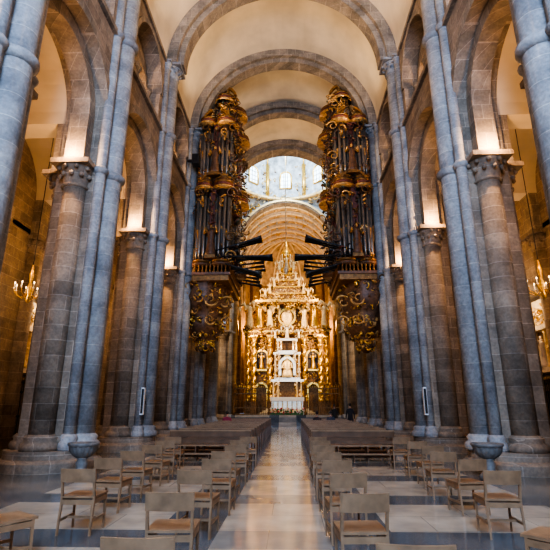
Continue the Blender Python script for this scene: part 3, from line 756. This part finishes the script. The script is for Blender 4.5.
# ---------------- people ----------------
def person(name,loc,rz,top,bottom,hair,seated=False,h=1.7):
    k=h/1.7
    mt=[plain(name+'_top',top,.8,bump=0),plain(name+'_trousers',bottom,.8,bump=0),plain(name+'_skin',(.55,.33,.24),.55,bump=0,var=.05),plain(name+'_hair',hair,.6,bump=0),plain(name+'_shoes',(.03,.025,.02),.5,bump=0)]
    J=[];E=[];Rd=[]
    def j(p,r,par=None):
        J.append(Vector(p)*k); Rd.append(r*k)
        if par is not None: E.append((par,len(J)-1))
        return len(J)-1
    hz=.52 if seated else .93
    pel=j((0,0,hz),.15); wa=j((0,-.01,hz+.18),.135,pel); chs=j((0,0,hz+.38),.155,wa); nb_=j((0,-.01,hz+.54),.07,chs); j((0,.01,hz+.63),.055,nb_)
    hands=[]
    for sx in (-1,1):
        sh=j((sx*.17,0,hz+.48),.07,chs); el=j((sx*.24,-.03,hz+.2),.047,sh)
        wr=j((sx*.18,.2,hz+.12),.032,el) if seated else j((sx*.25,.06,hz-.05),.032,el)
        hands.append(J[wr].copy())
        hp=j((sx*.09,.02,hz-.06),.105,pel)
        if seated: kn=j((sx*.11,.42,hz-.02),.075,hp); an=j((sx*.11,.42,.1),.045,kn)
        else: kn=j((sx*.1,.03,.5),.07,hp); an=j((sx*.1,-.01,.09),.045,kn)
        j((J[an].x/k,J[an].y/k+.15,.045),.04,an)
    me=bpy.data.meshes.new('tmp'); me.from_pydata(J,E,[]); o=bpy.data.objects.new('tmp',me); C.objects.link(o)
    sk=o.modifiers.new('s','SKIN'); 
    for i,vv in enumerate(me.skin_vertices[0].data): vv.radius=(Rd[i]*(1.15 if i<4 else 1),Rd[i]*(.8 if i<4 else 1)); vv.use_root=(i==0)
    sb=o.modifiers.new('b','SUBSURF'); sb.levels=2; sb.render_levels=2
    dg=bpy.context.evaluated_depsgraph_get(); em=o.evaluated_get(dg).to_mesh()
    V=[tuple(v.co) for v in em.vertices]; F=[tuple(p.vertices) for p in em.polygons]
    o.evaluated_get(dg).to_mesh_clear(); bpy.data.objects.remove(o)
    mb=MB()
    groups={0:[],1:[],2:[],4:[]}
    for f in F:
        c=sum((Vector(V[i]) for i in f),Vector())/len(f)/k
        if c.z>hz+.57: g=2
        elif c.z<.09: g=4
        elif seated and c.y>.22 and c.z<hz+.06: g=1
        elif c.z<hz-.03 and abs(c.x)<.2: g=1
        else: g=0
        groups[g].append(f)
    for g,fs in groups.items():
        idx={};vs=[];ff=[]
        for f in fs:
            t=[]
            for i in f:
                if i not in idx: idx[i]=len(vs); vs.append(V[i])
                t.append(idx[i])
            ff.append(tuple(t))
        mb.add(vs,ff,mt[g],True)
    hc=Vector((0,.03,hz+.75))*k
    mb.blob(hc,(.075*k,.092*k,.115*k),mt[2],hi=True)
    mb.blob(hc+Vector((0,.092*k,-.01*k)),(.014*k,.02*k,.024*k),mt[2])
    for sx in (-1,1):
        mb.blob(hc+Vector((sx*.077*k,0,-.005*k)),(.012*k,.02*k,.03*k),mt[2]); mb.blob(hc+Vector((sx*.03*k,.082*k,.012*k)),(.012*k,.01*k,.008*k),mt[4])
    mb.blob(hc+Vector((0,.085*k,-.05*k)),(.024*k,.008*k,.006*k),mt[2])
    mb.blob(hc+Vector((0,-.018*k,.03*k)),(.086*k,.095*k,.105*k),mt[3],hi=True)
    for i,sx in enumerate((-1,1)):
        w=hands[i]; dr=Vector((0,.9,-.2)).normalized() if seated else Vector((0,.15,-1)).normalized()
        mb.blob(w+dr*.05*k,(.04*k,.035*k,.05*k) if not seated else (.04*k,.05*k,.025*k),mt[2])
        sd=Vector((0,1,0)) if not seated else Vector((1,0,0))
        for q,ln in ((-.03,.07),(-.01,.085),(.01,.08),(.03,.06)):
            b=w+dr*.08*k+sd*q*k; mb.path([b,b+dr*ln*.5*k,b+dr*ln*k+Vector((-sx*.012,0,0))*k],[.009*k,.008*k,.006*k],mt[2],6)
        b=w+dr*.04*k+sd*.035*k; mb.path([b,b+(dr*.03+sd*.025)*k,b+(dr*.06+sd*.03)*k],[.011*k,.009*k,.007*k],mt[2],6)
    mb.obj(name,loc,rz)
person('standing_man',(3.95,29.0,0),0,(.02,.02,.025),(.02,.02,.03),(.02,.015,.01))
person('standing_woman',(3.2,31.2,0),.4,(.04,.035,.03),(.03,.03,.05),(.05,.03,.02),h=1.66)
person('seated_man',(-3.05,24.76,0),0,(.3,.04,.07),(.05,.05,.07),(.04,.03,.02),True)
person('seated_woman',(1.75,25.98,0),0,(.06,.04,.04),(.05,.05,.07),(.03,.02,.02),True,1.66)
person('seated_visitor',(2.5,25.98,0),.1,(.08,.08,.1),(.05,.05,.07),(.06,.04,.03),True,1.7)

# ---------------- lights ----------------
COOL=(.45,.65,1.0); WARM=(1,.56,.24); SOFT=(1,.74,.47); ALT=(1,.7,.4)
def pt(name,loc,e,c,r=.15):
    l=bpy.data.lights.new(name,'POINT'); l.energy=e; l.color=c; l.shadow_soft_size=r
    o=bpy.data.objects.new(name,l); o.location=loc; C.objects.link(o); return o
def spot(name,loc,tgt,e,c,ang=90,r=.2,bl=.6):
    l=bpy.data.lights.new(name,'SPOT'); l.energy=e; l.color=c; l.spot_size=math.radians(ang); l.spot_blend=bl; l.shadow_soft_size=r
    o=bpy.data.objects.new(name,l); o.location=loc; o.rotation_euler=(Vector(tgt)-Vector(loc)).to_track_quat('-Z','Y').to_euler(); C.objects.link(o)
def area(name,loc,tgt,e,c,sx,sy):
    l=bpy.data.lights.new(name,'AREA'); l.energy=e; l.color=c; l.shape='RECTANGLE'; l.size=sx; l.size_y=sy
    o=bpy.data.objects.new(name,l); o.location=loc; o.rotation_euler=(Vector(tgt)-Vector(loc)).to_track_quat('-Z','Y').to_euler(); C.objects.link(o)
area('west_window_daylight',(0,YW+.2,11.5),(0,30,4),6000,COOL,7,8)
for k in range(2,len(YS)-1):
    yc=(YS[k]+YS[k+1])/2
    for s in (-1,1):
        spot('cornice_uplight',(s*5.1,yc,17.3),(-s*1.5,yc,23),470,SOFT,140)
        pt('capital_lamp',(s*6.3,YS[k+1]-1.35,9.05),190,WARM,.06)
        pt('gallery_lamp',(s*8.2,yc,14.8),340,WARM,.15)
        pt('aisle_lamp',(s*9.0,yc-.8,7.0),95,WARM,.15)
        if k in CH: pt('chapel_lamp',(s*10.4,yc-1.2,5.9),80,SOFT,.1)
for s in (-1,1):
    spot('organ_spotlight',(s*-4.8,20,14),(s*4.0,25.8,14.5),2000,SOFT,45)
    spot('tribune_spotlight',(s*-4.8,19,3.4),(s*4.0,25.8,7.5),1600,SOFT,36)
    pt('transept_lamp',(s*10,yx,9),1300,SOFT,.5)
    spot('altar_spotlight',(s*4.6,42.0,9),(0,47.5,6),2600,ALT,80,.1)
    spot('altar_high_spotlight',(s*4.6,41.0,13),(0,47.5,12.5),2700,ALT,55,.1)
    pt('choir_lamp',(s*3.8,51.5,10.5),1000,WARM,.4)
pt('choir_vault_lamp',(0,53,14),1000,(1,.74,.45),.5)
pt('choir_vault_lamp',(0,45.6,20.2),240,(1,.8,.55),.4)
pt('dome_daylight',(0,yx,26),2700,(.74,.86,1),1.2)
w=bpy.data.worlds.new('World'); bpy.context.scene.world=w; w.use_nodes=True
w.node_tree.nodes['Background'].inputs[0].default_value=(.55,.7,1,1); w.node_tree.nodes['Background'].inputs[1].default_value=.6

# ---------------- camera ----------------
cam=bpy.data.cameras.new('camera'); co=bpy.data.objects.new('camera',cam); C.objects.link(co)
cam.sensor_width=36; cam.lens=450/550*36; cam.clip_end=300
co.location=(.3,0,1.6); co.rotation_euler=(math.radians(90+16.3),0,math.radians(1.9))
bpy.context.scene.camera=co
